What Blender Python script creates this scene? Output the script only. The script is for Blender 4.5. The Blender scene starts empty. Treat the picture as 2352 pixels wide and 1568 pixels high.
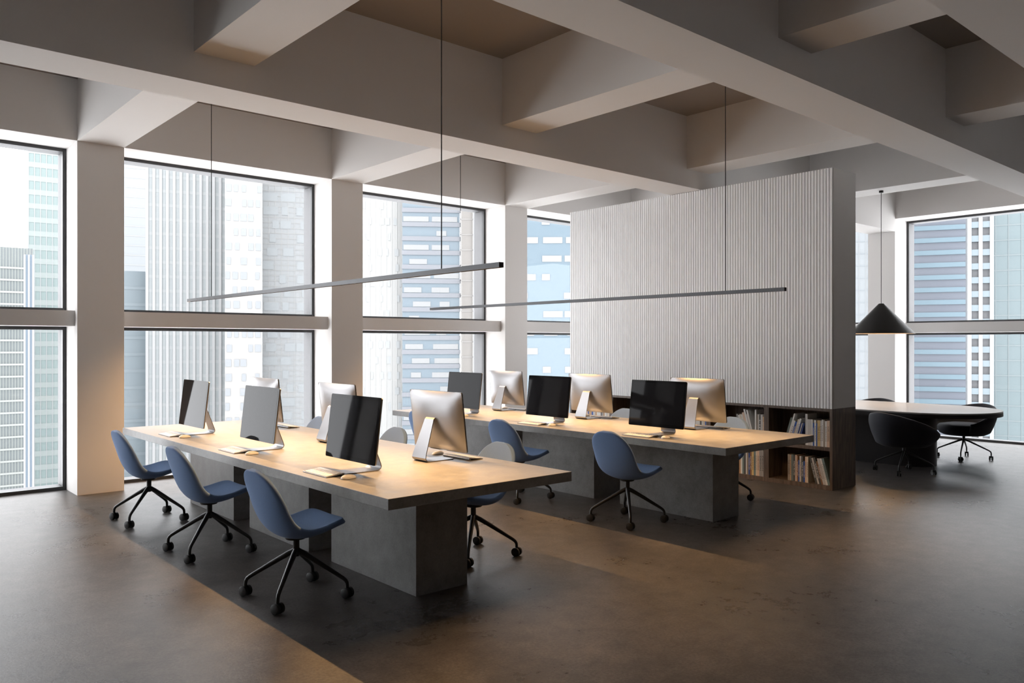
import bpy, bmesh, math, random
from mathutils import Vector, Matrix
random.seed(7)
S = bpy.context.scene
C = S.collection
R = math.radians

# ---------------------------------------------------------------- camera, world, exposure
CAM_H = 1.62
AX = math.atan2(3265.0 - 1176.0, 1834.38)          # angle between the view axis and the +X (window wall) direction
FX, FY, RX, RY = math.cos(AX), math.sin(AX), math.sin(AX), -math.cos(AX)
cd = bpy.data.cameras.new('camera'); cam = bpy.data.objects.new('camera', cd); C.objects.link(cam)
cam.location = (0, 0, CAM_H); cam.rotation_euler = (R(90), 0, -math.atan2(FX, FY))
cd.sensor_width = 36.0; cd.sensor_fit = 'HORIZONTAL'; cd.lens = 36.0 * 1834.38 / 2352.0
cd.shift_y = 5.5 / 2352.0; cd.clip_start = 0.05; cd.clip_end = 2000
S.camera = cam
S.view_settings.view_transform = 'Standard'; S.view_settings.look = 'None'
S.view_settings.gamma = 1.0; S.view_settings.use_curve_mapping = False
S.view_settings.exposure = 0.0
SKY = 6.2
LAMP_W = 150.0
CONE_W = 22.0
LAMP_COL = (1.0, 0.56, 0.22)
w = bpy.data.worlds.new('sky'); S.world = w; w.use_nodes = True
bg = w.node_tree.nodes['Background']; bg.inputs[0].default_value = (0.965, 0.972, 1.0, 1); bg.inputs[1].default_value = SKY

# ---------------------------------------------------------------- materials
MATS = {}
def mat(name, col, rough=0.6, metal=0.0, spec=0.5, ior=None, bump=None, mottle=None, emit=None, fabric=None, grain=None):
    m = bpy.data.materials.new(name); m.use_nodes = True; MATS[name] = m
    nt = m.node_tree; b = nt.nodes['Principled BSDF']
    b.inputs['Base Color'].default_value = (*col, 1); b.inputs['Roughness'].default_value = rough
    b.inputs['Metallic'].default_value = metal; b.inputs['Specular IOR Level'].default_value = spec
    if ior: b.inputs['IOR'].default_value = ior
    N, L = nt.nodes.new, nt.links.new
    tc = N('ShaderNodeTexCoord')
    if mottle:            # (scale, amount, roughness swing)
        sc, amt, rs = mottle
        n1 = N('ShaderNodeTexNoise'); n1.inputs['Scale'].default_value = sc; n1.inputs['Detail'].default_value = 8; n1.inputs['Roughness'].default_value = 0.65
        L(tc.outputs['Object'], n1.inputs['Vector'])
        n2 = N('ShaderNodeTexNoise'); n2.inputs['Scale'].default_value = sc * 9; n2.inputs['Detail'].default_value = 6; n2.inputs['Roughness'].default_value = 0.7
        L(tc.outputs['Object'], n2.inputs['Vector'])
        mx = N('ShaderNodeMix'); mx.inputs[0].default_value = 0.4
        L(n1.outputs['Fac'], mx.inputs[2]); L(n2.outputs['Fac'], mx.inputs[3])
        rp = N('ShaderNodeValToRGB'); e = rp.color_ramp.elements
        e[0].position = 0.32; e[1].position = 0.68
        e[0].color = (*[max(0, c * (1 - amt)) for c in col], 1); e[1].color = (*[c * (1 + amt) for c in col], 1)
        L(mx.outputs[0], rp.inputs['Fac']); L(rp.outputs['Color'], b.inputs['Base Color'])
        if rs:
            mr = N('ShaderNodeMapRange'); mr.inputs['From Min'].default_value = 0.3; mr.inputs['From Max'].default_value = 0.7
            mr.inputs['To Min'].default_value = rough - rs; mr.inputs['To Max'].default_value = rough + rs
            L(mx.outputs[0], mr.inputs['Value']); L(mr.outputs['Result'], b.inputs['Roughness'])
    if grain:             # (stretch vector, scale, amount)
        st, sc, amt = grain
        mp = N('ShaderNodeMapping'); mp.inputs['Scale'].default_value = st; L(tc.outputs['Object'], mp.inputs['Vector'])
        n1 = N('ShaderNodeTexNoise'); n1.inputs['Scale'].default_value = sc; n1.inputs['Detail'].default_value = 7; n1.inputs['Distortion'].default_value = 0.6
        L(mp.outputs['Vector'], n1.inputs['Vector'])
        rp = N('ShaderNodeValToRGB'); e = rp.color_ramp.elements; e[0].position = 0.3; e[1].position = 0.7
        e[0].color = (*[c * (1 - amt) for c in col], 1); e[1].color = (*[c * (1 + amt) for c in col], 1)
        L(n1.outputs['Fac'], rp.inputs['Fac']); L(rp.outputs['Color'], b.inputs['Base Color'])
    if bump:              # (scale, strength)
        n3 = N('ShaderNodeTexNoise'); n3.inputs['Scale'].default_value = bump[0]; n3.inputs['Detail'].default_value = 5
        L(tc.outputs['Object'], n3.inputs['Vector'])
        bp = N('ShaderNodeBump'); bp.inputs['Strength'].default_value = bump[1]; bp.inputs['Distance'].default_value = 0.01
        L(n3.outputs['Fac'], bp.inputs['Height']); L(bp.outputs['Normal'], b.inputs['Normal'])
    if fabric:
        wv = N('ShaderNodeTexNoise'); wv.inputs['Scale'].default_value = fabric; wv.inputs['Detail'].default_value = 3
        mp = N('ShaderNodeMapping'); mp.inputs['Scale'].default_value = (1, 1, 6); L(tc.outputs['Object'], mp.inputs['Vector']); L(mp.outputs['Vector'], wv.inputs['Vector'])
        rp = N('ShaderNodeValToRGB'); e = rp.color_ramp.elements; e[0].position = 0.35; e[1].position = 0.65
        e[0].color = (*[c * 0.84 for c in col], 1); e[1].color = (*[c * 1.16 for c in col], 1)
        L(wv.outputs['Fac'], rp.inputs['Fac']); L(rp.outputs['Color'], b.inputs['Base Color'])
        b.inputs['Sheen Weight'].default_value = 0.08; b.inputs['Sheen Roughness'].default_value = 0.5
    if emit:
        b.inputs['Emission Color'].default_value = (*emit[0], 1); b.inputs['Emission Strength'].default_value = emit[1]
    return m
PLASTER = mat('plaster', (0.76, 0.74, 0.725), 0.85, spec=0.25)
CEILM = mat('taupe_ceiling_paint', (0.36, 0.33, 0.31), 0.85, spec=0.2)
DARKW = mat('bounce_cutting_dark_wall', (0.20, 0.20, 0.20), 0.8, spec=0.2)  # unseen walls darkened so less light bounces back from the camera side
SLATM = mat('white_slat_paint', (0.86, 0.865, 0.87), 0.45, spec=0.4)
SLATGAP = mat('slat_backing', (0.03, 0.03, 0.03), 0.9)
def floor_material():
    m = bpy.data.materials.new('polished_concrete_floor'); m.use_nodes = True; nt = m.node_tree; b = nt.nodes['Principled BSDF']
    N, L = nt.nodes.new, nt.links.new
    tc = N('ShaderNodeTexCoord')
    def noise(sc, det, ro, dist=0.0, st=(1, 1, 1)):
        mp = N('ShaderNodeMapping'); mp.inputs['Scale'].default_value = st; L(tc.outputs['Object'], mp.inputs['Vector'])
        n = N('ShaderNodeTexNoise'); n.inputs['Scale'].default_value = sc; n.inputs['Detail'].default_value = det; n.inputs['Roughness'].default_value = ro; n.inputs['Distortion'].default_value = dist
        L(mp.outputs['Vector'], n.inputs['Vector']); return n.outputs['Fac']
    def ramp(f, p0, p1, c0, c1):
        r = N('ShaderNodeValToRGB'); e = r.color_ramp.elements; e[0].position, e[1].position = p0, p1
        e[0].color = (c0, c0, c0, 1); e[1].color = (c1, c1, c1, 1); L(f, r.inputs['Fac']); return r.outputs['Color']
    def mul(a, c):
        x = N('ShaderNodeMix'); x.data_type = 'RGBA'; x.blend_type = 'MULTIPLY'; x.inputs[0].default_value = 1; L(a, x.inputs[6]); L(c, x.inputs[7]); return x.outputs[2]
    big = noise(0.9, 6, 0.55, 0.3); mid = noise(6, 10, 0.72, 0.2); fine = noise(60, 6, 0.75)
    col = mul(mul(ramp(big, 0.2, 0.8, 0.70, 1.26), ramp(mid, 0.25, 0.75, 0.50, 1.42)), ramp(fine, 0.30, 0.62, 0.55, 1.20))
    base = N('ShaderNodeRGB'); base.outputs[0].default_value = (0.092, 0.084, 0.079, 1)
    L(mul(col, base.outputs[0]), b.inputs['Base Color'])
    rg = N('ShaderNodeMapRange'); rg.inputs['From Min'].default_value = 0.2; rg.inputs['From Max'].default_value = 0.8; rg.inputs['To Min'].default_value = 0.25; rg.inputs['To Max'].default_value = 0.32
    mx = N('ShaderNodeMix'); mx.inputs[0].default_value = 0.45; L(big, mx.inputs[2]); L(mid, mx.inputs[3]); L(mx.outputs[0], rg.inputs['Value']); g = N('ShaderNodeBsdfGlossy'); L(rg.outputs['Result'], g.inputs['Roughness'])
    b.inputs['Specular IOR Level'].default_value = 0.0
    ad = N('ShaderNodeMath'); ad.operation = 'MULTIPLY_ADD'; ad.inputs[1].default_value = 0.35; L(mid, ad.inputs[0]); L(fine, ad.inputs[2])
    bp = N('ShaderNodeBump'); bp.inputs['Strength'].default_value = 0.28; bp.inputs['Distance'].default_value = 0.005; L(ad.outputs[0], bp.inputs['Height']); L(bp.outputs['Normal'], b.inputs['Normal']); L(bp.outputs['Normal'], g.inputs['Normal'])
    lw = N('ShaderNodeLayerWeight'); lw.inputs['Blend'].default_value = 0.5
    pw = N('ShaderNodeMath'); pw.operation = 'POWER'; pw.inputs[1].default_value = 4.0; L(lw.outputs['Facing'], pw.inputs[0])
    ma = N('ShaderNodeMath'); ma.operation = 'MULTIPLY_ADD'; ma.inputs[1].default_value = 0.36; ma.inputs[2].default_value = 0.048; L(pw.outputs[0], ma.inputs[0])
    ms = N('ShaderNodeMixShader'); L(ma.outputs[0], ms.inputs[0]); L(b.outputs[0], ms.inputs[1]); L(g.outputs[0], ms.inputs[2])
    L(ms.outputs[0], nt.nodes['Material Output'].inputs['Surface'])
    return m
FLOORM = floor_material()
CONC = mat('grey_concrete', (0.23, 0.228, 0.226), 0.42, spec=0.45, mottle=(9.0, 0.30, 0.07), bump=(60, 0.08))
FRAME = mat('dark_window_frame', (0.035, 0.035, 0.037), 0.4)
LINER = mat('pale_window_reveal', (0.12, 0.12, 0.125), 0.6)
BLUE = mat('blue_wool', (0.18, 0.28, 0.49), 0.9, spec=0.2, fabric=300)
BLACK = mat('black_powder_coat', (0.018, 0.018, 0.02), 0.38)
RUBBER = mat('black_caster', (0.012, 0.012, 0.013), 0.5)
ALU = mat('brushed_aluminium', (0.30, 0.30, 0.31), 0.34, metal=1.0)
SCREEN = mat('black_screen_glass', (0.010, 0.010, 0.011), 0.03, spec=0.16, ior=1.33)
PANEL = mat('black_display_panel', (0.016, 0.016, 0.018), 0.03, spec=0.16, ior=1.33)
KEYW = mat('white_key', (0.80, 0.79, 0.77), 0.4)
LAMPM = mat('graphite_lamp_channel', (0.075, 0.078, 0.085), 0.4, metal=0.35)
CAPM = mat('black_lamp_cap', (0.01, 0.01, 0.01), 0.5)
BAFM = mat('black_glow_liner', (0.0008, 0.0008, 0.0008), 1.0, spec=0.0)
DIFF = mat('lamp_diffuser', (0.8, 0.78, 0.72), 0.6, emit=((1.0, 0.7, 0.4), 2.0))
WOOD = mat('dark_walnut', (0.112, 0.080, 0.061), 0.5, grain=((6, 14, 0.9), 4.0, 0.45))
SHADE = mat('black_cone_shade', (0.010, 0.0095, 0.009), 0.5, spec=0.35)
SHADEIN = mat('pale_shade_lining', (0.7, 0.66, 0.6), 0.6)
TUBM = mat('dark_navy_upholstery', (0.012, 0.015, 0.024), 0.75, spec=0.3, fabric=200)
TABLEW = mat('white_laminate', (0.34, 0.335, 0.325), 0.3, spec=0.35)
TABLEB = mat('black_lacquer', (0.008, 0.009, 0.012), 0.45)
PAGES = mat('paper_pages', (0.62, 0.58, 0.50), 0.9)
def flat(name, c, r=0.6, **k): return mat(name, c, r, **k)
def glassmat():
    m = bpy.data.materials.new('window_glass'); m.use_nodes = True; nt = m.node_tree; nt.nodes.clear()
    N, L = nt.nodes.new, nt.links.new
    o = N('ShaderNodeOutputMaterial'); t = N('ShaderNodeBsdfTransparent'); g = N('ShaderNodeBsdfGlossy'); lw = N('ShaderNodeLayerWeight'); mx = N('ShaderNodeMixShader')
    t.inputs[0].default_value = (0.985, 0.99, 0.99, 1); g.inputs['Roughness'].default_value = 0.0; lw.inputs['Blend'].default_value = 0.5
    pw = N('ShaderNodeMath'); pw.operation = 'POWER'; pw.inputs[1].default_value = 5.0
    ma = N('ShaderNodeMath'); ma.operation = 'MULTIPLY_ADD'; ma.inputs[1].default_value = 0.7; ma.inputs[2].default_value = 0.02
    L(lw.outputs['Facing'], pw.inputs[0]); L(pw.outputs[0], ma.inputs[0])
    L(ma.outputs[0], mx.inputs[0]); L(t.outputs[0], mx.inputs[1]); L(g.outputs[0], mx.inputs[2]); L(mx.outputs[0], o.inputs[0])
    return m
GLASS = glassmat()

# ---------------------------------------------------------------- mesh helpers
class MB:
    def __init__(s): s.v, s.f = [], []
    def add(s, vs, fs):
        o = len(s.v); s.v += [tuple(p) for p in vs]; s.f += [tuple(i + o for i in f) for f in fs]; return s
    def box(s, x0, x1, y0, y1, z0, z1):
        return s.add([(x0,y0,z0),(x1,y0,z0),(x1,y1,z0),(x0,y1,z0),(x0,y0,z1),(x1,y0,z1),(x1,y1,z1),(x0,y1,z1)],
                     [(0,3,2,1),(4,5,6,7),(0,1,5,4),(1,2,6,5),(2,3,7,6),(3,0,4,7)])
    def lathe(s, prof, n=32, c=(0,0), closed_top=True, closed_bot=True):
        vs, fs = [], []
        for r, z in prof:
            for i in range(n):
                a = 2*math.pi*i/n; vs.append((c[0]+r*math.cos(a), c[1]+r*math.sin(a), z))
        for k in range(len(prof)-1):
            for i in range(n):
                j = (i+1) % n; fs.append((k*n+i, k*n+j, (k+1)*n+j, (k+1)*n+i))
        if closed_bot: fs.append(tuple(range(n-1, -1, -1)))
        if closed_top: fs.append(tuple((len(prof)-1)*n+i for i in range(n)))
        return s.add(vs, fs)
    def cyl(s, p0, p1, r0, r1=None, n=16): return s.tube([p0, p1], [r0, r0 if r1 is None else r1], n)
    def tube(s, pts, rad, n=10):
        pts = [Vector(p) for p in pts]; vs, fs = [], []
        if not isinstance(rad, (list, tuple)): rad = [rad]*len(pts)
        up = None
        for k, p in enumerate(pts):
            d = (pts[min(k+1, len(pts)-1)] - pts[max(k-1, 0)]).normalized()
            if up is None:
                up = d.orthogonal().normalized()
            else:
                up = (up - d*up.dot(d)).normalized()
            w_ = d.cross(up)
            for i in range(n):
                a = 2*math.pi*i/n; vs.append(p + (up*math.cos(a) + w_*math.sin(a))*rad[k])
        for k in range(len(pts)-1):
            for i in range(n):
                j = (i+1) % n; fs.append((k*n+i, k*n+j, (k+1)*n+j, (k+1)*n+i))
        fs.append(tuple(range(n-1, -1, -1))); fs.append(tuple((len(pts)-1)*n+i for i in range(n)))
        return s.add(vs, fs)
    def grid(s, fn, nu, nv):
        vs = [fn(i/(nu-1), j/(nv-1)) for i in range(nu) for j in range(nv)]
        return s.add(vs, [(i*nv+j, (i+1)*nv+j, (i+1)*nv+j+1, i*nv+j+1) for i in range(nu-1) for j in range(nv-1)])
    def prism(s, outline, z0, z1):
        n = len(outline)
        return s.add([(x,y,z0) for x,y in outline] + [(x,y,z1) for x,y in outline],
                     [tuple(range(n-1,-1,-1)), tuple(range(n, 2*n))] + [(i,(i+1)%n,(i+1)%n+n,i+n) for i in range(n)])
    def mesh(s, name, m, smooth=None, bevel=0):
        me = bpy.data.meshes.new(name); me.from_pydata(s.v, [], s.f); me.update()
        bm = bmesh.new(); bm.from_mesh(me)
        bmesh.ops.recalc_face_normals(bm, faces=bm.faces)
        if bevel: bmesh.ops.bevel(bm, geom=bm.edges[:], offset=bevel, segments=2, affect='EDGES', profile=0.5)
        bm.to_mesh(me); bm.free()
        if smooth is not None:
            for p in me.polygons: p.use_smooth = True
            me.set_sharp_from_angle(angle=R(smooth))
        me.materials.append(m)
        return me
    def build(s, name, m, parent=None, smooth=None, bevel=0, loc=None, rz=None):
        return ob(name, s.mesh(name, m, smooth, bevel), parent, loc, rz)
def ob(name, me, parent=None, loc=None, rz=None):
    o = bpy.data.objects.new(name, me); C.objects.link(o)
    if parent: o.parent = parent
    if loc: o.location = loc
    if rz is not None: o.rotation_euler = (0, 0, rz)
    return o
def tag(o, label, cat, group=None, kind=None):
    o['label'] = label; o['category'] = cat
    if group: o['group'] = group
    if kind: o['kind'] = kind
    return o
def empty(name, loc=(0,0,0), rz=0.0):
    o = bpy.data.objects.new(name, None); C.objects.link(o); o.location = loc; o.rotation_euler = (0, 0, rz); o.empty_display_size = 0.1
    return o
def copy_tree(o, parent=None):
    c = o.copy(); C.objects.link(c)
    if parent: c.parent = parent
    for ch in [x for x in o.children]: copy_tree(ch, c)
    return c
def bx(name, m, x0, x1, y0, y1, z0, z1, parent=None, bevel=0):
    return MB().box(x0, x1, y0, y1, z0, z1).build(name, m, parent, bevel=bevel)
def struct(o, label, cat):
    o['kind'] = 'structure'; o['label'] = label; o['category'] = cat; return o

# ---------------------------------------------------------------- the room
XW, YS = -7.0, -4.6                       # inside faces of the west and south walls (behind the camera)
PIT = 3.018; CW = 0.467                   # column pitch and width
COLX = [2.139 + PIT*k for k in range(-3, 4)]
YC, YWIN, YO = 9.472, 9.956, 10.20        # column face, window plane, outside face
XE, XEWIN, XEO = 14.14, 14.62, 14.86
ZB, ZM, ZC = 3.79, 3.57, 4.447            # soffit of the cross beams, of the main beams, ceiling
struct(bx('floor', FLOORM, XW-0.2, XEO, YS-0.2, YO, -0.3, 0), 'polished dark concrete floor of the whole office', 'floor')
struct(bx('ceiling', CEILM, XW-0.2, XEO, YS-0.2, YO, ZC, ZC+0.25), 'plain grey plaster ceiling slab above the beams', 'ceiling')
struct(bx('wall_west', DARKW, XW-0.2, XW, YS-0.2, YO, 0, ZC), 'unseen wall beside the camera, darkened to cut bounce light', 'wall')
struct(bx('wall_south', DARKW, XW, XEO, YS-0.2, YS, 0, ZC), 'unseen wall behind the camera, darkened to cut bounce light', 'wall')
struct(bx('wall_north', PLASTER, XW, XE, YC, YO, ZB, ZC), 'grey plaster band above the long row of windows', 'wall')
struct(bx('wall_east', PLASTER, XE, XEO, YS, YC, ZB, ZC), 'plaster band above the windows of the far end wall', 'wall')
struct(bx('corner_column', PLASTER, XE, XEO, YC, YO, 0, ZC), 'corner column where both window walls meet', 'column')
ORD = ['first', 'second', 'third', 'fourth', 'fifth', 'sixth', 'seventh', 'eighth', 'ninth']
BAYN = []
for i, x in enumerate(COLX):
    struct(bx('column', PLASTER, x, x+CW, YC, YO, 0, ZB), f'square plaster window column, {ORD[i]} from the west along the long window wall', 'column')
MAINY = [(6.02, 6.495), (3.01, 3.48), (1.385, 1.855), (-1.63, -1.16)]
for i, (a, b) in enumerate(MAINY):
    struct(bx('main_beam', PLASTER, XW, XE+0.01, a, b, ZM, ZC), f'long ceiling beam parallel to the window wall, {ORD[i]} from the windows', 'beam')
spans = [('beside the windows', 6.495, YC), ('between the two nearest main beams', 3.48, 6.02), ('above the camera side of the desks', 1.855, 3.01), ('over the camera', -1.16, 1.385), ('behind the camera', YS, -1.63)]
for i, x in enumerate(COLX):
    for nm, a, b in spans:
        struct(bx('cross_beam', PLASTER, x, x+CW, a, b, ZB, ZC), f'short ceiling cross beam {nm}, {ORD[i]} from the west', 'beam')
ECOL = [(6.03, 6.50), (3.01, 3.48)]
for i, (a, b) in enumerate(ECOL):
    struct(bx('column', PLASTER, XE, XEO, a, b, 0, ZB), f'square plaster column of the far end wall, {ORD[i]} from the corner', 'column')
FW = 0.037
def window(n, a, b, z0, z1, ew, label):
    # one glazed unit: dark frame (four rails), pale outer reveal, glass pane. ew: unit set in the east wall
    p, po = (XEWIN, XEO) if ew else (YWIN, YO)
    def B(mb, u0, u1, d0, d1, w0, w1):
        return mb.box(d0, d1, u0, u1, w0, w1) if ew else mb.box(u0, u1, d0, d1, w0, w1)
    e = empty(f'window_{n}', (p, (a+b)/2, z0) if ew else ((a+b)/2, p, z0))
    inv = Matrix.Translation(-e.location)
    def fin(o): o.matrix_parent_inverse = inv; return o
    for u0, u1, w0, w1 in ((a, b, z1-FW, z1), (a, b, z0, z0+FW), (a, a+FW, z0+FW, z1-FW), (b-FW, b, z0+FW, z1-FW)):
        fin(B(MB(), u0, u1, p, p+0.05, w0, w1).build('frame_rail', FRAME, e))
    l = MB()
    for u0, u1, w0, w1 in ((a, b, z1-FW+.006, z1), (a, b, z0, z0+FW-.006), (a, a+FW-.006, z0+FW, z1-FW), (b-FW+.006, b, z0+FW, z1-FW)):
        B(l, u0, u1, p+0.055, po, w0, w1)
    fin(l.build('reveal_lining', LINER, e))
    fin(B(MB(), a+FW-.01, b-FW+.01, p+0.022, p+0.030, z0+FW-.01, z1-FW+.01).build('pane', GLASS, e))
    e['kind'] = 'structure'; e['label'] = label; e['category'] = 'window'
    return e
SPZ0, SPZ1 = 1.812, 1.98
nw = 1
edges = [XW - CW] + COLX + [XE]
for i in range(len(edges)-1):
    a, b = edges[i] + CW, edges[i+1]
    struct(bx('spandrel_rail', PLASTER, a, b, 9.578, YO, SPZ0, SPZ1), f'grey plaster rail between upper and lower windows, {ORD[i]} bay from the west', 'rail')
    window(nw, a, b, SPZ1, ZB, False, f'tall upper window with dark frame, {ORD[i]} bay of the long window wall'); nw += 1
    window(nw, a, b, 0.0, SPZ0, False, f'lower floor level window with dark frame, {ORD[i]} bay of the long window wall'); nw += 1
eb = [(6.50, YC), (3.48, 6.03)]
struct(bx('wall_east_blocker', PLASTER, XE, XEO, YS, 3.01, 0, ZB), 'unseen solid wall south of the far end windows, added to cut daylight', 'wall')  # closes the unseen bays to cut daylight from the east
for i, (a, b) in enumerate(eb):
    struct(bx('spandrel_rail', PLASTER, XE+0.106, XEO, a, b, SPZ0, SPZ1), f'plaster rail between upper and lower windows of the far end wall, {ORD[i]} bay', 'rail')
    window(nw, a, b, SPZ1, ZB, True, f'upper window of the far end wall, {ORD[i]} bay from the corner'); nw += 1
    window(nw, a, b, 0.0, SPZ0, True, f'lower floor level window of the far end wall, {ORD[i]} bay from the corner'); nw += 1

# ---------------------------------------------------------------- the city outside
def far(px, dep):
    r = (px - 1176.0)/1834.38
    return Vector((dep*(FX + r*RX), dep*(FY + r*RY), 0))
GZ = -42.0
struct(bx('bounce_ground_outside', flat('pale_bounce_ground', (0.86, 0.86, 0.855), 0.9), -500, 700, 30, 700, GZ-1, GZ), 'unseen pale ground below the windows, added to bounce daylight up', 'ground')  # unseen bright ground, set high to throw daylight up onto the beams
TK = 0.26
def tcol(c): return tuple(x*TK for x in c)  # distance haze is mixed into the pale tower colours, scaled for daylight
def tower(label, px0, px1, dep, top_y, yaw, core_col, floors=3.6, band=None, fins=None, grid=None, dashes=None, depth=9, balcony=None, gm=1.0):
    global TK
    TK = 0.26*gm*(0.76 if px0 > 1850 else 0.74 if px0 > 900 else 1.0)
    """A tower standing at distance dep that spans the bearings px0..px1; top_y: picture row of its roof."""
    wd = (px1 - px0)/1834.38*dep
    c = far((px0+px1)/2, dep)
    zt = CAM_H + (789.5-max(top_y, 250))/1834.38*dep
    t = empty('office_tower', (c.x, c.y, GZ), -math.atan2(FX, FY) - math.atan(((px0+px1)/2 - 1176)/1834.38) + yaw)
    tag(t, label, 'building', 'towers outside the windows')
    H = zt - GZ
    MB().box(-wd/2, wd/2, 0, depth, 0, H).build('facade', flat('tower_glass', tcol(core_col), 0.35, spec=0.3), t)
    nf = int(H/floors)
    if band:      # (height, colour, proud, zmin): one spandrel band object per floor
        bm_ = flat('tower_band', tcol(band[1]), 0.6); me = MB().box(-wd/2-.15, wd/2+.15, -band[2], 0.2, 0, band[0]).mesh('floor_band', bm_)
        for k in range(nf):
            z = k*floors
            if z + GZ > -41 and z < H - band[0]: ob('floor_band', me, t, (0, 0, z))
    if fins:      # (pitch, width, colour, proud)
        fm = flat('tower_fin', tcol(fins[2]), 0.6); n = max(2, int(wd/fins[0])); me = MB().box(-fins[1]/2, fins[1]/2, -fins[3], 0.1, 0, H).mesh('facade_fin', fm)
        for k in range(n+1): ob('facade_fin', me, t, (-wd/2 + wd*k/n, 0, 0))
    if grid:      # (pitch, width, colour, rows too)
        g = MB(); n = max(2, int(wd/grid[0]))
        for k in range(n+1):
            x = -wd/2 + wd*k/n; g.box(x-grid[1]/2, x+grid[1]/2, -0.12, 0.05, 0, H)
        if grid[3]:
            for k in range(int(H/grid[3])):
                g.box(-wd/2, wd/2, -0.10, 0.05, k*grid[3], k*grid[3]+grid[1])
        o = g.build('mullion_grid', flat('tower_mullion', tcol(grid[2]), 0.6), t); o['kind'] = 'stuff'
    if dashes:    # (count per floor, colour, height, min len, max len): window panels of their own
        rnd = random.Random(int(px0)*7 + 3); dm = flat('tower_panel', tcol(dashes[1]), 0.5)
        ms = [MB().box(-l/2, l/2, -0.15, 0.05, 0, dashes[2]).mesh('window_panel', dm) for l in (dashes[3], (dashes[3]+dashes[4])/2, dashes[4])]
        tot = 0
        for k in range(nf):
            z = k*floors + floors*0.35
            if not (z < H - 3): continue
            for j in range(dashes[0]):
                if rnd.random() < 0.28: continue
                slot = wd/dashes[0]; q_ = rnd.randrange(3); l_ = (dashes[3], (dashes[3]+dashes[4])/2, dashes[4])[q_]; tot += 1
                free = max(0.0, slot - l_ - 0.1)
                if l_ < slot and tot <= 280: ob('window_panel', ms[q_], t, (-wd/2 + slot*(j+0.5) + (rnd.random()-.5)*free, 0, z))
    return t
A = (0.82, 0.84, 0.85); Wt = (0.88, 0.885, 0.89)
tower('green tinted glass tower with white mullions in the far left window', 76, 205, 230, 150, 0.10, (0.55, 0.70, 0.69), 3.9, band=(1.5, (0.70, 0.80, 0.78), 0.1, 0), grid=(1.4, 0.22, (0.80, 0.84, 0.85), None))
tower('grey green tower with a flat roof at the left picture edge', -190, 56, 190, 562, 0.06, (0.42, 0.47, 0.48), 2.95, band=(0.45, (0.80, 0.84, 0.80), 0.25, 0), grid=(0.62, 0.12, (0.72, 0.77, 0.72), None))
tower('slim pale blue and white tower between two green towers', 58, 74.5, 180, 585, 0.0, (0.45, 0.58, 0.72), 4, fins=(0.9, 0.35, (0.85, 0.87, 0.9), 0.3), depth=7)
tower('plain white tower behind the second window left edge', 270, 352, 330, -200, 0.05, (0.78, 0.82, 0.85), 4, band=(0.35, (0.86, 0.88, 0.9), 0.1, 0))
tower('low blue grey block behind the second window left edge', 240, 350, 240, 622, 0.05, (0.50, 0.60, 0.66), 5, band=(0.9, (0.55, 0.65, 0.71), 0.1, 0))
tower('tall tower with white vertical fins in the second window', 346, 515, 238, -300, 0.0, (0.74, 0.80, 0.815), 4.2, fins=(1.75, 0.75, Wt, 0.5), band=(0.9, (0.79, 0.84, 0.845), 0.05, 0))
tower('cream tower with rows of small windows in the second window', 519, 600, 220, -300, 0.0, (0.84, 0.82, 0.79), 4.0, dashes=(5, (0.62, 0.66, 0.70), 2.0, 1.1, 1.6))
tower('white glass tower with a fine square grid in the second window', 607, 790, 236, -300, 0.0, (0.79, 0.82, 0.84), 4, grid=(1.7, 0.16, (0.88, 0.89, 0.88), 1.55), dashes=(5, (0.74, 0.79, 0.82), 2.4, 1.8, 4.2))
tower('cream apartment tower with thin vertical lines in the third window', 800, 923, 212, -200, 0.04, (0.84, 0.84, 0.82), 4.1, grid=(1.3, 0.25, (0.90, 0.90, 0.88), None), dashes=(6, (0.74, 0.77, 0.78), 1.9, 0.6, 1.1))
tower('blue banded tower with irregular white panels in the third window', 925, 1056, 210, -200, 0.0, (0.52, 0.66, 0.77), 3.72, band=(1.15, (0.62, 0.65, 0.72), 0.3, 0), dashes=(2, (0.86, 0.88, 0.89), 1.35, 2.6, 6.6))
tower('peach stone tower in the third window right edge', 1059, 1086, 209, 330, 0.0, (0.80, 0.75, 0.70), 4, band=(0.4, (0.85, 0.81, 0.77), 0.1, 0))
tower('thin white tower in the third window right edge', 1088, 1160, 208, -100, 0.0, (0.80, 0.83, 0.87), 4, fins=(1.2, 0.4, Wt, 0.3))
tower('blue tower with scattered white window strips in the fourth window', 1190, 1345, 190, -300, 0.02, (0.42, 0.58, 0.70), 4.4, dashes=(3, (0.87, 0.88, 0.90), 1.45, 1.9, 4.6))
tower('pale gridded tower seen past the end column', 1900, 2030, 210, -300, 0.1, (0.76, 0.82, 0.86), 3.2, grid=(1.6, 0.12, (0.86, 0.89, 0.91), None), band=(0.2, (0.66, 0.74, 0.80), 0.1, 0))
tower('blue and lilac striped tower in the far end window', 2040, 2226, 220, -300, 0.10, (0.48, 0.53, 0.64), 3.4, band=(1.25, (0.44, 0.66, 0.80), 0.5, 0))
tower('balcony tower with curved white edge in the far end window', 2229, 2273, 185, -300, 0.10, (0.68, 0.70, 0.74), 3.2, band=(1.4, (0.56, 0.70, 0.78), 1.2, 0), fins=(9.0, 0.8, Wt, 1.3), depth=8)
tower('pale turquoise glass tower at the right picture edge', 2274, 2480, 225, -300, 0.10, (0.60, 0.76, 0.80), 4.3, band=(0.3, (0.70, 0.83, 0.86), 0.1, 0), grid=(3.0, 0.2, (0.70, 0.82, 0.85), None))

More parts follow.
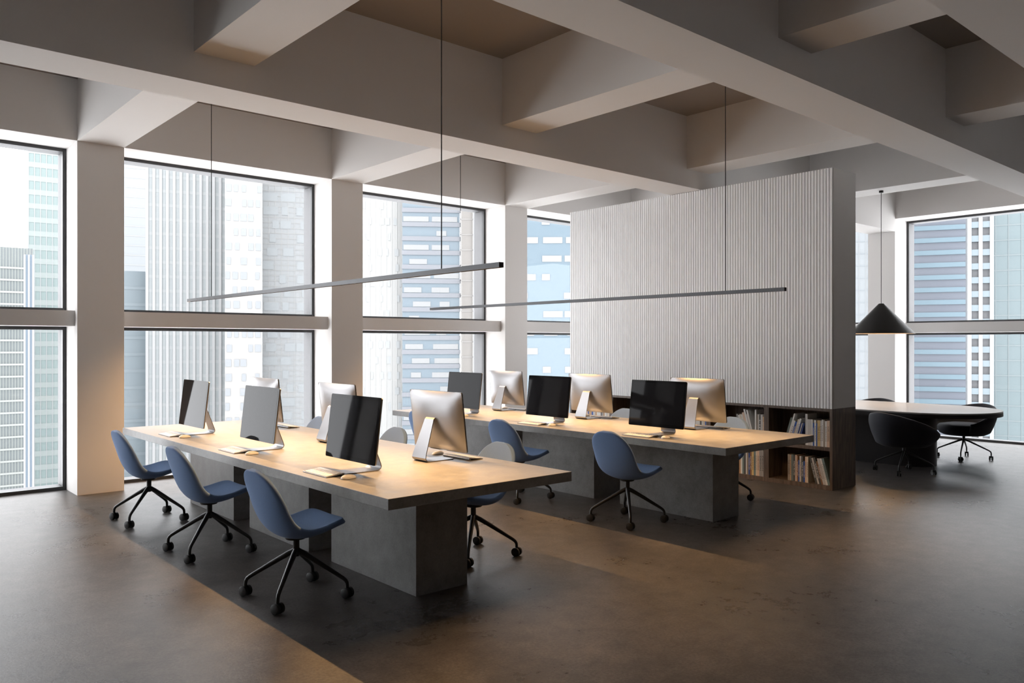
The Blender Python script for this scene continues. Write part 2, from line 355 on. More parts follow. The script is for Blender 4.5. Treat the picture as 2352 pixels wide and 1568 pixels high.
for k_, (a_, b_, d_, t_, c_) in enumerate(((2560, 2800, 230, 420, (0.60, 0.68, 0.72)), (2890, 3250, 260, 300, (0.72, 0.74, 0.75)), (3340, 3780, 240, 380, (0.55, 0.64, 0.70)), (4050, 4700, 330, 250, (0.70, 0.72, 0.72)))):
    tower(f'unseen office tower added to block reflected sky, {ORD[k_]} of four beyond its windows', a_, b_, d_, t_, 0.0, c_, 3.8, band=(1.2, tuple(min(1, x*1.15) for x in c_), 0.2, 0))['kind'] = 'structure'  # unseen towers, added to keep bright sky out of the pane reflections

# ---------------------------------------------------------------- slatted partition with bookcase
PX, PX2, PY0, PY1 = 8.462, 9.007, 4.284, 8.334
BZ = 0.901
pt = empty('slatted_partition', (PX, PY0, BZ))
tag(pt, 'tall white partition clad in thin vertical slats, standing on the bookcase', 'partition')
def under(o, root):
    o.parent = root; o.matrix_parent_inverse = Matrix.Translation(-root.location); return o
under(bx('core_panel', PLASTER, PX+0.022, PX2, PY0, PY1, BZ, 3.565), pt)
under(bx('slat_backing', SLATGAP, PX+0.018, PX+0.0221, PY0+.004, PY1-.004, BZ+.002, 3.563), pt)
NS = 112; pit = (PY1-PY0)/NS
sm = MB().box(0, 0.0185, 0.0042, pit-0.0042, 0, 3.565-BZ).mesh('slat', SLATM)
for k in range(NS): ob('slat', sm, pt, (0, pit*k, 0))
bc = empty('bookcase', (PX, PY0, 0))
tag(bc, 'long dark wood bookcase of five bays beneath the white slatted partition', 'bookcase')
NB = 5; BW = (PY1-PY0)/NB; TH = 0.0305
XB = PX + 0.30
under(bx('back_panel', WOOD, XB, PX2, PY0+TH, PY1-TH, 0.0, BZ-.001), bc)
under(bx('side_panel', WOOD, PX, PX2, PY0, PY0+TH, 0.0, BZ-.001), bc)
under(bx('side_panel', WOOD, PX, PX2, PY1-TH, PY1, 0.0, BZ-.001), bc)
under(bx('top_panel', WOOD, PX+.001, XB, PY0+TH, PY1-TH, 0.871, BZ-.001), bc)
under(bx('base_panel', WOOD, PX+.001, XB, PY0+TH, PY1-TH, 0.0, 0.047), bc)
BAYS = []
for k in range(NB):
    a, b = PY0+BW*k + TH, PY0+BW*(k+1) - TH
    if k < NB-1: under(bx('divider', WOOD, PX+.001, XB, b, b+2*TH, 0.047, 0.871), bc)
    under(bx('shelf', WOOD, PX+.002, XB, a, b, 0.434, 0.472), bc)
    BAYS.append((a, b))

# books
FONTC = {}
def title_mesh(txt, m):
    key = (txt, m.name)
    if key in FONTC: return FONTC[key]
    cu = bpy.data.curves.new('spine_title', 'FONT'); cu.body = txt; cu.size = 1.0; cu.align_x = 'CENTER'; cu.align_y = 'CENTER'; cu.resolution_u = 2
    o = bpy.data.objects.new('tmp', cu); C.objects.link(o); bpy.context.view_layer.update()
    me = bpy.data.meshes.new_from_object(o.evaluated_get(bpy.context.evaluated_depsgraph_get()))
    bpy.data.objects.remove(o); bpy.data.curves.remove(cu)
    me.name = 'spine_title'; me.materials.clear(); me.materials.append(m)
    xs = [v.co.x for v in me.vertices]; me_w = max(xs)-min(xs)
    FONTC[key] = (me, me_w); return FONTC[key]
BC = {'white': (0.74, 0.73, 0.70), 'cream': (0.70, 0.62, 0.50), 'peach': (0.68, 0.50, 0.37), 'tan': (0.52, 0.34, 0.20), 'brown': (0.25, 0.13, 0.065), 'taupe': (0.30, 0.25, 0.20),
      'blue': (0.020, 0.085, 0.34), 'navy': (0.02, 0.045, 0.17), 'grey': (0.32, 0.31, 0.30), 'pale grey': (0.55, 0.53, 0.51), 'charcoal': (0.075, 0.075, 0.07), 'teal': (0.16, 0.23, 0.23), 'green grey': (0.13, 0.16, 0.145), 'yellow': (0.62, 0.46, 0.20)}
BMAT = {k: mat('cover_' + k.replace(' ', '_'), v, 0.55) for k, v in BC.items()}
INK = {'b': mat('black_ink', (0.02, 0.02, 0.02), 0.6), 'w': mat('white_ink', (0.8, 0.8, 0.78), 0.6), 'd': mat('brown_ink', (0.18, 0.10, 0.06), 0.6)}
def book(col, th, h, title, ink, y, z, lean, dep, label, group, tpos=0.5):
    """Spine faces -X. (y, z): lower corner on the -Y side of the spine; lean > 0 tips the head towards -Y."""
    c = BMAT[col]; t = min(0.0022, th*0.12)
    b = MB(); b.box(0, 0.003, 0, th, 0, h); b.box(0.003, dep, 0, t, 0, h); b.box(0.003, dep, th-t, th, 0, h)
    o = b.build('book', c, None); o.location = (PX+0.026, y, z); o.rotation_euler = (lean, 0, 0)
    tag(o, label, 'book', group)
    MB().box(0.0031, dep-0.004, t+.0001, th-t-.0001, 0.003, h-0.004).build('pages', PAGES, o)
    if title:
        me, mw = title_mesh(title, INK[ink]); s = ob('spine_title', me, o)
        L_ = h*0.56; sc = min(th*0.82, L_/mw*1.1)
        s.matrix_local = Matrix(((0, 0, -1, -0.0006), (0, -1, 0, th/2), (-1, 0, 0, h*tpos), (0, 0, 0, 1))) @ Matrix.Diagonal((L_/mw, sc, 1, 1))
    return o
NUM = ['first', 'second', 'third', 'fourth', 'fifth', 'sixth', 'seventh', 'eighth', 'ninth', 'tenth', 'eleventh', 'twelfth', 'thirteenth', 'fourteenth', 'fifteenth', 'sixteenth', 'seventeenth', 'eighteenth', 'nineteenth', 'twentieth', 'twenty-first', 'twenty-second', 'twenty-third', 'twenty-fourth', 'twenty-fifth', 'twenty-sixth', 'twenty-seventh', 'twenty-eighth', 'twenty-ninth', 'thirtieth']
def fill(bay, low, items, where):
    """items from the right end (low y) leftwards: (colour, thickness, height, title, ink, lean in degrees)."""
    a, b = BAYS[bay]; z = 0.0475 if low else 0.4725; y = a + 0.002; i = 0
    for n_, it in enumerate(items):
        if it[0] == 'gap': y += it[1]; continue
        col, th, h, title, ink, lean = it
        le = R(lean); eff = th/math.cos(le)
        if lean < 0:      # head tips towards +Y: pivot on the +Y lower corner
            zz = z + th*math.sin(-le); yy = y
        else:
            zz = z; yy = y
        if y + eff > b: break
        lab = f"{'leaning ' if lean else ''}{col} book{' titled ' + title if title else ' with plain spine'}, {NUM[i]} from right, {where}"
        book(col, th, h, title, ink, yy, zz, le, 0.19 + 0.25*max(0, h-0.25), lab, 'books on ' + where, 0.5)
        nx = items[n_+1][1] if lean < 0 and n_+1 < len(items) and items[n_+1][0] != 'gap' else th
        y += (th*math.cos(le) + nx*math.sin(-le)*math.tan(-le) if lean < 0 else eff) + 0.0012; i += 1
UR = [('tan', .014, .30, 'ANCIENT ART', 'd', 0), ('peach', .030, .295, 'HOME COOKING', 'b', 0), ('white', .021, .288, 'INSPIRATION', 'b', 0), ('taupe', .017, .30, '', 'b', 0), ('white', .020, .30, 'LONDON', 'b', 0),
      ('pale grey', .014, .29, 'DESIGN', 'b', 0), ('yellow', .034, .29, 'THE ROCKS', 'd', 0), ('blue', .013, .255, '', 'w', 0), ('white', .021, .288, 'INSPIRATION', 'b', 0), ('blue', .016, .258, 'MODERN ART', 'w', 0),
      ('white', .013, .295, '', 'b', 0), ('pale grey', .014, .296, '', 'b', 0), ('pale grey', .032, .294, '', 'b', 0), ('white', .013, .352, '', 'b', 0), ('pale grey', .013, .352, '', 'b', 0), ('gap', .082),
      ('navy', .015, .255, '', 'w', 17), ('gap', .004), ('pale grey', .012, .255, '', 'b', 17), ('gap', .003), ('navy', .012, .255, '', 'w', 17), ('white', .022, .305, 'LONDON', 'b', 17), ('cream', .017, .295, 'DESIGN', 'd', 17), ('blue', .021, .265, 'MODERN ART', 'w', 17), ('white', .024, .275, 'CITY', 'd', 17), ('white', .016, .36, '', 'd', 17), ('green grey', .024, .31, '', 'd', 17)]
LR = [('gap', .006), ('teal', .026, .30, 'INTERIORS', 'b', -15), ('white', .018, .298, 'LONDON', 'b', -15), ('pale grey', .014, .296, 'THE CORNER', 'd', -15), ('pale grey', .018, .296, 'THE CORNER', 'd', -15), ('brown', .017, .262, 'ANCIENT ART', 'w', -15), ('charcoal', .024, .30, 'WILD IN LTD', 'w', -15), ('pale grey', .019, .296, 'THE CORNER', 'b', -15), ('charcoal', .025, .30, 'WILD IN LTD', 'w', -15), ('gap', .084),
      ('cream', .019, .292, 'LONDON', 'b', 0), ('peach', .018, .292, 'INSPIRATION', 'd', 0), ('gap', .002), ('blue', .016, .240, 'MODERN ART', 'w', 0), ('charcoal', .026, .292, 'WILD IN LTD', 'w', 0), ('pale grey', .020, .292, 'THE CORNER', 'd', 0), ('blue', .014, .245, 'MODERN ART', 'w', 0), ('brown', .017, .292, 'ANCIENT ART', 'w', 0), ('peach', .018, .30, 'INSPIRATION', 'd', 0), ('charcoal', .024, .295, 'WILD IN LTD', 'w', 0), ('green grey', .024, .30, '', 'b', 0),
      ('tan', .014, .296, 'DESIGN', 'd', 0), ('taupe', .026, .30, 'THE CORNER', 'b', 0)]
UM = [('white', .014, .35, '', 'b', 0), ('tan', .016, .285, 'ANCIENT ART', 'w', 0), ('pale grey', .026, .31, '', 'b', 0), ('charcoal', .020, .315, 'LIFE', 'w', 0), ('white', .010, .31, '', 'b', 0), ('taupe', .020, .308, '', 'b', 0), ('gap', .004), ('white', .020, .36, '', 'b', 0), ('gap', .004),
      ('white', .018, .36, '', 'b', -15), ('pale grey', .014, .31, '', 'b', -15), ('white', .020, .37, '', 'b', -15), ('peach', .030, .325, '', 'b', -15), ('white', .016, .30, '', 'b', -15), ('cream', .022, .30, '', 'b', -15), ('white', .020, .29, '', 'b', -15), ('grey', .022, .30, '', 'b', -15)]
LM = [('gap', .02), ('grey', .028, .31, 'DESIGN', 'b', 0), ('grey', .027, .305, 'DESIGN', 'b', 0), ('peach', .028, .305, 'HOME COOKING', 'b', 0), ('cream', .018, .305, 'INSPIRATION', 'd', 0), ('teal', .024, .305, 'INTERIORS', 'b', 0), ('yellow', .028, .285, 'THE ROCKS', 'd', 0), ('brown', .022, .29, 'ANCIENT ART', 'w', 0), ('blue', .019, .26, 'MODERN ART', 'w', 0), ('taupe', .022, .30, '', 'w', 0), ('white', .012, .30, '', 'b', 0),
      ('charcoal', .024, .30, '', 'b', 0), ('teal', .022, .29, '', 'b', 0), ('white', .02, .31, '', 'b', 0), ('tan', .02, .29, '', 'b', 0)]
fill(0, False, UR, 'upper shelf of right end bay'); fill(0, True, LR, 'lower shelf of right end bay')
fill(1, False, UM, 'upper shelf of second bay'); fill(1, True, LM, 'lower shelf of second bay')
rb = random.Random(5)
def rand_row(n, hmax):
    out = []
    for k in range(n):
        c = rb.choice(['white', 'white', 'white', 'cream', 'pale grey', 'peach', 'charcoal', 'tan', 'blue', 'grey'])
        out.append((c, rb.uniform(.014, .034), rb.uniform(.24, hmax), '', 'b', 0))
    return out
fill(2, False, rand_row(24, .30), 'upper shelf of middle bay')
b4 = [('gap', .10), ('brown', .02, .27, '', 'w', 0), ('white', .034, .275, '', 'b', 0), ('white', .014, .29, '', 'b', 0), ('charcoal', .026, .285, '', 'b', 0), ('grey', .020, .29, '', 'b', 0), ('navy', .022, .295, '', 'b', 0), ('tan', .022, .30, '', 'b', 0), ('charcoal', .026, .30, '', 'b', 0), ('gap', .03)] + rand_row(12, .25)
fill(3, False, b4, 'upper shelf of fourth bay')
fill(4, False, rand_row(24, .27), 'upper shelf of left end bay')

# ---------------------------------------------------------------- desks
T, TB = 0.762, 0.698
DX = [3.1225, 6.3755]; DYO = [0.0, 0.004]
DN = ['left desk', 'right desk']
def desk(i):
    cx, dy = DX[i], DYO[i]
    d = empty('concrete_desk', (cx, 3.77+dy, 0))
    tag(d, ['large concrete desk on three block pedestals, the left one nearer the camera', 'large concrete desk on three block pedestals, beside the slatted partition'][i], 'desk', 'concrete desks')
    under(bx('tabletop', CONC, cx-0.7225, cx+0.7225, 3.77+dy, 8.775+dy, TB, T, bevel=0.002), d)
    for a, b in ((4.25, 5.36), (5.717, 6.835), (7.186, 8.30)):
        under(bx('pedestal', CONC, cx-0.208, cx+0.208, a+dy, b+dy, 0.0, TB, bevel=0.002), d)
desk(0); desk(1)

# ---------------------------------------------------------------- linear pendant lamps
def linear_lamp(i):
    cx = DX[i]; y0, y1, z0, z1 = 3.655, 8.94, 2.080, 2.112
    e = empty('linear_pendant', (cx, (y0+y1)/2, z0))
    tag(e, ['long slim graphite linear pendant lamp hanging above the left desk', 'long slim graphite linear pendant lamp hanging above the right desk'][i], 'lamp', 'linear pendant lamps')
    hw = 0.018; m = MB()
    m.box(cx-hw, cx-hw+.003, y0, y1, z0, z1).box(cx+hw-.003, cx+hw, y0, y1, z0, z1).box(cx-hw+.003, cx+hw-.003, y0, y1, z1-.010, z1)
    under(m.build('channel', LAMPM, e), e)
    m = MB().box(cx-hw+.003, cx-hw+.0034, y0, y1, z0+.0002, z1-.0145).box(cx+hw-.0034, cx+hw-.003, y0, y1, z0+.0002, z1-.0145)
    under(m.build('glow_liner', BAFM, e), e)  # added black liners that hide the glow on the inner channel walls
    for a in (y0-.002, y1): under(bx('end_cap', CAPM, cx-hw, cx+hw, a, a+.002, z0, z1), e)
    under(bx('diffuser', DIFF, cx-hw+.0035, cx+hw-.0035, y0+.002, y1-.002, z1-.014, z1-.0105), e)
    for yy in (4.26, 8.28):
        under(MB().cyl((cx, yy, z1-.002), (cx, yy, ZC-0.012), 0.004, n=8).build('cord', BLACK, e), e)
        under(MB().lathe([(0.03, ZC-0.02), (0.03, ZC)], 20, (cx, yy)).build('ceiling_rose', BLACK, e), e)
    ld = bpy.data.lights.new('strip_light', 'AREA'); ld.shape = 'RECTANGLE'; ld.size = 0.026; ld.size_y = y1-y0-0.02; ld.energy = LAMP_W; ld.color = LAMP_COL; ld.spread = R(132)
    lo = bpy.data.objects.new('strip_light', ld); C.objects.link(lo); lo.parent = e; lo.location = (0, 0, z1-.0155-z0)
for i in (0, 1): linear_lamp(i)

# ---------------------------------------------------------------- monitors, keyboards, mice
def make_monitor():
    """Screen looks towards -X; the origin is on the desk under the rear bend of the stand."""
    e = empty('monitor'); W2, Hh = 0.325, 0.436
    tl = math.atan2(0.05, 0.43); base = Vector((-0.201, 0, 0.0775))       # lower front edge of the screen
    M = Matrix.Translation(base) @ Matrix.Rotation(tl, 4, 'Y')            # local x: thickness towards the back, z: up the screen
    rr = 0.012
    def rrect(w, h0, h1, r, n=5):
        o = []
        for cx, cz, a0 in ((w-r, h0+r, -90), (w-r, h1-r, 0), (-w+r, h1-r, 90), (-w+r, h0+r, 180)):
            for k in range(n+1):
                a = R(a0 + 90*k/n); o.append((cx + r*math.cos(a), cz + r*math.sin(a)))
        return o
    def plate(out, x0, x1):
        n = len(out); return ([M @ Vector((x0, u, v)) for u, v in out] + [M @ Vector((x1, u, v)) for u, v in out],
            [tuple(range(n)), tuple(range(2*n-1, n-1, -1))] + [(i, i+n, (i+1) % n+n, (i+1) % n) for i in range(n)])
    MB().add(*plate(rrect(W2, 0, Hh, rr), 0.0, 0.004)).build('glass_front', SCREEN, e, smooth=30)
    MB().add(*plate(rrect(W2-.024, 0.03, Hh-.024, 0.002), -0.0004, 0.0002)).build('display_panel', PANEL, e)
    # rear shell: shallow dome
    nu, nv = 25, 19
    def dome(a, b):
        u = (a*2-1); v = (b*2-1)
        k = max(0.0, (1-abs(u)**2.6))**0.75 * max(0.0, (1-abs(v)**2.6))**0.75
        # squircle the outline a little so that corners stay rounded
        uu, vv = u*W2, Hh/2 + v*Hh/2
        for su in (-1, 1):
            for sv in (-1, 1):
                cx, cz = su*(W2-rr), Hh/2+sv*(Hh/2-rr)
                if (uu-cx)*su > 0 and (vv-cz)*sv > 0:
                    d = math.hypot(uu-cx, vv-cz)
                    if d > rr: uu, vv = cx+(uu-cx)*rr/d, cz+(vv-cz)*rr/d
        return M @ Vector((0.0125 + 0.050*k, uu, vv))
    sh = MB().grid(dome, nu, nv)
    sh.build('rear_shell', ALU, e, smooth=50)
    MB().add(*plate(rrect(W2-.0006, 0.0006, Hh-.0006, rr), 0.0041, 0.0128)).build('side_rim', ALU, e, smooth=30)
    # stand: one bent strip
    P = [(-0.262, 0.0035), (-0.20, 0.0035), (-0.10, 0.0035), (-0.045, 0.0035), (-0.022, 0.006), (-0.006, 0.016), (-0.001, 0.030), (-0.005, 0.048), (-0.030, 0.120), (-0.060, 0.205), (-0.088, 0.285), (-0.094, 0.303), (-0.106, 0.313), (-0.122, 0.315), (-0.134, 0.312)]
    Wd = [0.150, 0.168, 0.172, 0.172, 0.172, 0.171, 0.170, 0.166, 0.150, 0.131, 0.114, 0.110, 0.108, 0.107, 0.107]
    vs, fs = [], []
    for k, (x, z) in enumerate(P):
        a, b = P[max(0, k-1)], P[min(len(P)-1, k+1)]; dx, dz = b[0]-a[0], b[1]-a[1]; l = math.hypot(dx, dz); nx, nz = -dz/l, dx/l
        for s_, hy in ((1, -1), (1, 1), (-1, 1), (-1, -1)):
            vs.append((x + s_*nx*0.0032, hy*Wd[k]/2, z + s_*nz*0.0032))
    for k in range(len(P)-1):
        for q in range(4): fs.append((k*4+q, k*4+(q+1) % 4, (k+1)*4+(q+1) % 4, (k+1)*4+q))
    fs += [(3, 2, 1, 0), tuple((len(P)-1)*4+q for q in range(4))]
    MB().add(vs, fs).build('stand', ALU, e, smooth=30)
    return e
def make_keyboard():
    """Front edge towards -X."""
    e = empty('keyboard')
    D2, W2 = 0.063, 0.162
    def zt(x): return 0.006 + (x + D2)/(2*D2)*0.014
    MB().add([(-D2,-W2,.0015),(D2,-W2,.012),(D2,W2,.012),(-D2,W2,.0015),(-D2,-W2,zt(-D2)),(D2,-W2,zt(D2)),(D2,W2,zt(D2)),(-D2,W2,zt(-D2))],
             [(0,3,2,1),(4,5,6,7),(0,1,5,4),(1,2,6,5),(2,3,7,6),(3,0,4,7)]).build('tray', ALU, e)
    MB().cyl((D2-.006, -W2, .0095), (D2-.006, W2, .0095), 0.0095, n=14).build('rear_foot', ALU, e, smooth=40)
    k = MB(); rows = 6; ky = 0.3/14.5
    for r_ in range(rows):
        x0 = -D2+.006 + r_*(2*D2-.022)/rows; x1 = x0 + (2*D2-.022)/rows - .0028
        if r_ == 0:
            segs = [1, 1, 1, 1.3, 5.2, 1.3, 1, 1.2, 1.2]
        else:
            segs = [1]*14 if r_ % 2 else [1.4] + [1]*11 + [1.6]
        tot = sum(segs); y = -0.152
        for s_ in segs:
            w_ = 0.304*s_/tot
            z0, z1 = zt(x0), zt(x1)
            k.add([(x0,y,z0),(x1,y,z1),(x1,y+w_-.003,z1),(x0,y+w_-.003,z0),(x0,y,z0+.0028),(x1,y,z1+.0028),(x1,y+w_-.003,z1+.0028),(x0,y+w_-.003,z0+.0028)],
                  [(4,5,6,7),(0,1,5,4),(1,2,6,5),(2,3,7,6),(3,0,4,7)])
            y += w_
    o = k.build('keys', KEYW, e); o['kind'] = 'stuff'
    return e
def make_mouse():
    e = empty('computer_mouse')
    def f(a, b):
        u = a*2-1; t = b*math.pi
        wv = 0.031*(1-abs(u)**3.2)**0.5; hz = 0.024*(1-abs(u)**2.4)**0.6
        return Vector((u*0.057, -wv*math.cos(t), 0.003 + hz*math.sin(t)**0.8*(1 - 0.15*u)))
    MB().grid(f, 19, 13).build('top_shell', KEYW, e, smooth=60)
    o = [(0.0545*math.cos(a)*abs(math.cos(a))**-0.25, 0.029*math.sin(a)) for a in [2*math.pi*(k+.5)/28 for k in range(28)]]
    MB().prism(o, 0.0, 0.0042).build('base_plate', ALU, e)
    return e
mon0, kb0, ms0 = make_monitor(), make_keyboard(), make_mouse()
STY = [4.78, 6.262, 7.745]
POSN = ['nearest the camera', 'in the middle', 'nearest the windows']
SIDE = ['left', 'right']
used = set()
def inst(proto, loc, rz, label, cat, group):
    o = proto if proto.name not in used else copy_tree(proto)
    used.add(proto.name); o.location = loc; o.rotation_euler = (0, 0, rz); tag(o, label, cat, group); return o

# ---------------------------------------------------------------- shell chairs
def bez(pts, n):
    out = []
    P = [Vector(p) for p in pts]
    m = len(P)-1
    for k in range(n):
        t = k/(n-1)*m; i = min(int(t), m-1); f = t-i
        p0, p1, p2, p3 = P[max(i-1, 0)], P[i], P[i+1], P[min(i+2, m)]
        out.append(0.5*((2*p1) + (p2-p0)*f + (2*p0-5*p1+4*p2-p3)*f*f + (3*p1-p0-3*p2+p3)*f**3))
    return out
def bake(o, mods):
    for ty, kw in mods:
        md = o.modifiers.new(ty.lower(), ty)
        for k, v in kw.items(): setattr(md, k, v)
    bpy.context.view_layer.update()
    me = bpy.data.meshes.new_from_object(o.evaluated_get(bpy.context.evaluated_depsgraph_get()))
    o.modifiers.clear(); o.data = me
    for p in me.polygons: p.use_smooth = True
    return o
def make_chair():
    e = empty('shell_chair')
    # centre line (x, z, half width, edge curl)
    prof = [(-.2875, .843, .030, .0), (-.286, .839, .067, .001), (-.282, .824, .110, .005), (-.273, .795, .160, .013), (-.260, .748, .201, .026), (-.245, .692, .222, .042), (-.228, .624, .228, .060), (-.205, .555, .231, .066), (-.173, .488, .231, .074),
            (-.124, .434, .231, .080), (-.058, .410, .233, .076), (.010, .410, .237, .066), (.080, .424, .240, .056), (.145, .446, .240, .046), (.190, .463, .236, .036), (.216, .474, .228, .024), (.233, .480, .210, .014), (.243, .483, .175, .006), (.247, .4845, .105, .001)]
    n = 44; nv = 23
    xs = bez([(p[0], p[1], 0) for p in prof], n); wc = bez([(p[2], p[3], 0) for p in prof], n)
    m = MB(); vs = []
    for i in range(n):
        a, b = xs[max(0, i-1)], xs[min(n-1, i+1)]; d = (b-a).normalized(); nx, nz = -d.y, d.x      # towards the sitter
        if nx < 0 and nz < 0: nx, nz = -nx, -nz
        for j in range(nv):
            v = math.sin((j/(nv-1)*2-1)*math.pi/2*0.999); c = wc[i].y*(1 - math.sqrt(max(0.0, 1 - 0.99*v*v)))
            vs.append((xs[i].x + nx*c, wc[i].x*v, xs[i].y + nz*c))
    m.add(vs, [(i*nv+j, (i+1)*nv+j, (i+1)*nv+j+1, i*nv+j+1) for i in range(n-1) for j in range(nv-1)])
    sh = m.build('seat_shell', BLUE, e)
    vg = sh.vertex_groups.new(name='thick')
    for i in range(n):
        for j in range(nv):
            v = abs(j/(nv-1)*2-1); u = abs(i/(n-1)*2-1); vg.add([i*nv+j], (1-v**8)*(1-(u**14 if i < n/2 else 0.45*u**14)), 'REPLACE')
    bake(sh, [('SOLIDIFY', dict(thickness=0.040, offset=0.0, vertex_group='thick', thickness_vertex_group=0.22)), ('SUBSURF', dict(levels=1, render_levels=1))])
    MB().lathe([(0.062, 0.375), (0.066, 0.381), (0.066, 0.388)], 24, (-0.005, 0)).build('seat_plate', BLACK, e, smooth=40)
    MB().lathe([(0.0205, 0.262), (0.0205, 0.378)], 20).build('post', BLACK, e, smooth=40)
    cas = MB(); ax = Vector((math.cos(R(20)), math.sin(R(20)), 0))
    for s_ in (-1, 1):
        c = ax*(0.019*s_); cas.tube([c - ax*.0105 + Vector((0,0,.033)), c - ax*.0085 + Vector((0,0,.033)), c + ax*.0085 + Vector((0,0,.033)), c + ax*.0105 + Vector((0,0,.033))], [.0295, .033, .033, .0295], 28)
    cas.cyl((0,0,.033) - Vector((0,0,0)) - ax*.009 if False else tuple(-ax*.009 + Vector((0,0,.036))), tuple(ax*.009 + Vector((0,0,.036))), 0.016, n=12)
    cas.cyl((0,0,.036), (0,0,.072), 0.0085, n=12)
    cme = cas.mesh('caster', RUBBER, smooth=35)
    for sx, sy in ((-1,1), (-1,-1), (1,1), (1,-1)):
        d = Vector((sx, sy, 0)).normalized(); pts = []; rad = []
        for r_, z, q in ((.004, .300, .0195), (.05, .278, .0185), (.12, .238, .0165), (.20, .190, .0148), (.270, .148, .0132), (.305, .126, .0125), (.322, .112, .012), (.331, .096, .0115), (.333, .080, .011), (.333, .066, .011)):
            pts.append((d.x*r_, d.y*r_, z)); rad.append(q)
        lg = MB().tube(pts, rad, 14).build('leg', BLACK, e, smooth=50)
        ob('caster', cme, lg, (d.x*.333, d.y*.333, 0))
    return e
ch0 = make_chair()
for d in (0, 1):
    ox, oy = (0, 0) if d == 0 else (3.258, 0.018)
    for k in (0, 1, 2):
        y = STY[k] + oy
        for s in (0, 1):
            w_ = f'on {SIDE[s]} side of {DN[d]}, {POSN[k]}'
            rz = 0 if s == 0 else math.pi; sg = 1 if s == 0 else -1; cx = 3.12 + ox
            def P2(dx, dy, z=T): return (cx - sg*dx, y + sg*dy, z)
            inst(mon0, P2(0.213, -0.045), rz, f'silver monitor with black screen {w_}', 'monitor', 'computer monitors on the desks')
            inst(kb0, P2(0.580, 0.003), rz, f'slim white keyboard {w_}', 'keyboard', 'keyboards on the desks')
            inst(ms0, P2(0.545, -0.268), rz + R(12), f'white computer mouse {w_}', 'mouse', 'computer mice on the desks')
            inst(ch0, (cx - 0.781 if s == 0 else cx + 0.70, y - sg*0.02, 0), rz, f'blue shell chair {w_}', 'chair', 'blue shell chairs at the desks')

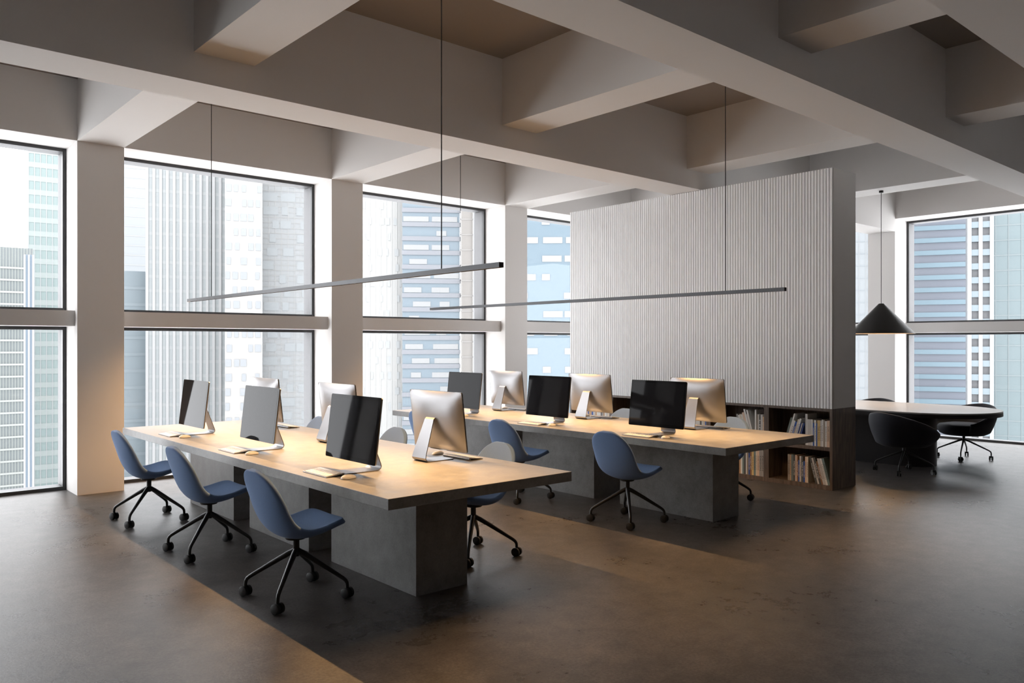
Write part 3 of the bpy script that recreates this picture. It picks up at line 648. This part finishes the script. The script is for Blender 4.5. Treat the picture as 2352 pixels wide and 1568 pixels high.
# ---------------------------------------------------------------- meeting corner
def stadium(cx, y0, y1, r, n=28):
    o = [(cx + r*math.cos(R(180+180*k/n)), y0 + r*math.sin(R(180+180*k/n))) for k in range(n+1)]
    return o + [(cx + r*math.cos(R(180*k/n)), y1 + r*math.sin(R(180*k/n))) for k in range(n+1)]
mt = empty('meeting_table', (11.2, 5.05, 0))
tag(mt, 'long oval meeting table with white top and black base behind the partition', 'table')
under(MB().prism(stadium(11.2, 4.335, 5.77, 0.848), 0.745, 0.762).build('tabletop', TABLEW, mt, smooth=30), mt)
under(MB().prism(stadium(11.2, 4.335, 5.77, 0.850), 0.697, 0.7448).build('table_edge', TABLEB, mt, smooth=30), mt)
under(MB().prism(stadium(11.2, 4.55, 5.55, 0.30), 0.0, 0.697).build('table_base', TABLEB, mt, smooth=30), mt)
def make_tub():
    """Opening (sitter) faces +X."""
    e = empty('tub_chair')
    nth, nz = 41, 11; TM = R(128)
    def prof(a, rb):
        th = (a*2-1)*TM; q = abs(th)/TM
        top = 0.775 - 0.25*q**1.8 - 0.02*q; top = max(top, 0.53)
        bot = 0.352 + 0.02*q
        z = bot + (top-bot)*rb
        rad = 0.318 + 0.095*math.sin(min(1, rb*1.05)*math.pi/2) - 0.016*max(0, rb-.75)*4
        return Vector((-rad*math.cos(th)*1.0, rad*1.02*math.sin(th), z))
    sh = MB().grid(prof, nth, nz).build('tub_shell', TUBM, e)
    bake(sh, [('SOLIDIFY', dict(thickness=0.045, offset=-1.0)), ('SUBSURF', dict(levels=1, render_levels=1))])
    c = MB().lathe([(0.10, 0.335), (0.26, 0.340), (0.305, 0.362), (0.332, 0.41), (0.336, 0.45), (0.31, 0.485), (0.19, 0.506), (0.02, 0.512)], 36)
    c.build('seat_cushion', TUBM, e, smooth=60)
    MB().lathe([(0.019, 0.235), (0.019, 0.345)], 18).build('post', BLACK, e, smooth=40)
    cs = MB()
    for s_ in (-1, 1): cs.tube([(0, s_*.016-.006, .028), (0, s_*.016+.006, .028)], .028, 20)
    cs.box(-.012, .020, -.022, .022, .040, .062); cs.cyl((0, 0, .06), (0, 0, .085), .008, n=10)
    cme = cs.mesh('caster', RUBBER, smooth=35)
    for k in range(4):
        a = R(35 + 90*k); d = Vector((math.cos(a), math.sin(a), 0)); pts, rad = [], []
        for r_, z, q in ((.004, .272, .015), (.06, .252, .0135), (.16, .205, .0115), (.26, .158, .010), (.312, .132, .0095), (.329, .118, .009), (.334, .102, .009), (.334, .078, .009)):
            pts.append((d.x*r_, d.y*r_, z)); rad.append(q)
        lg = MB().tube(pts, rad, 10).build('leg', BLACK, e, smooth=50)
        o = ob('caster', cme, lg, (d.x*.334, d.y*.334, 0)); o.rotation_euler = (0, 0, R(25*k))
    return e
tb0 = make_tub()
tb0.location = (10.345, 4.30, 0); tb0.rotation_euler = (0, 0, R(-22))
tag(tb0, 'dark navy tub chair with its rounded back to the camera, at the oval table', 'chair', 'tub chairs at the oval table')
t2 = copy_tree(tb0); t2.location = (12.254, 4.272, 0); t2.rotation_euler = (0, 0, math.pi - R(22))
tag(t2, 'dark tub chair on the window side of the oval table, at its right end', 'chair', 'tub chairs at the oval table')
t3 = copy_tree(tb0); t3.location = (12.28, 5.62, 0); t3.rotation_euler = (0, 0, math.pi)
tag(t3, 'dark tub chair mostly hidden behind the oval table top, near the partition edge', 'chair', 'tub chairs at the oval table')
pc = empty('cone_pendant', (11.406, 5.055, 1.765))
tag(pc, 'black cone shaped pendant lamp hanging above the oval meeting table', 'lamp')
px_, py_ = 11.406, 5.055
under(MB().lathe([(0.436, 1.765), (0.438, 1.7655), (0.036, 2.188), (0.030, 2.192)], 64, (px_, py_), True, False).build('lamp_shade', SHADE, pc, smooth=40), pc)
under(MB().lathe([(0.434, 1.766), (0.030, 2.180)], 64, (px_, py_), True, False).build('shade_lining', SHADEIN, pc, smooth=40), pc)
under(MB().lathe([(0.014, 2.150), (0.034, 2.10), (0.045, 2.06), (0.034, 2.02), (0.008, 2.008)], 20, (px_, py_)).build('bulb', flat('lit_bulb', (0.9, 0.85, 0.75), 0.5, emit=((1.0, 0.75, 0.45), 6.0)), pc, smooth=60), pc)
under(MB().cyl((px_, py_, 2.19), (px_, py_, 3.765), 0.0045, n=8).build('cord', BLACK, pc), pc)
under(MB().lathe([(0.03, 3.762), (0.03, 3.79)], 20, (px_, py_)).build('ceiling_rose', BLACK, pc), pc)
ld = bpy.data.lights.new('bulb_light', 'POINT'); ld.energy = CONE_W; ld.color = LAMP_COL; ld.shadow_soft_size = 0.03
lo = bpy.data.objects.new('bulb_light', ld); C.objects.link(lo); lo.parent = pc; lo.location = (0, 0, 0.22)
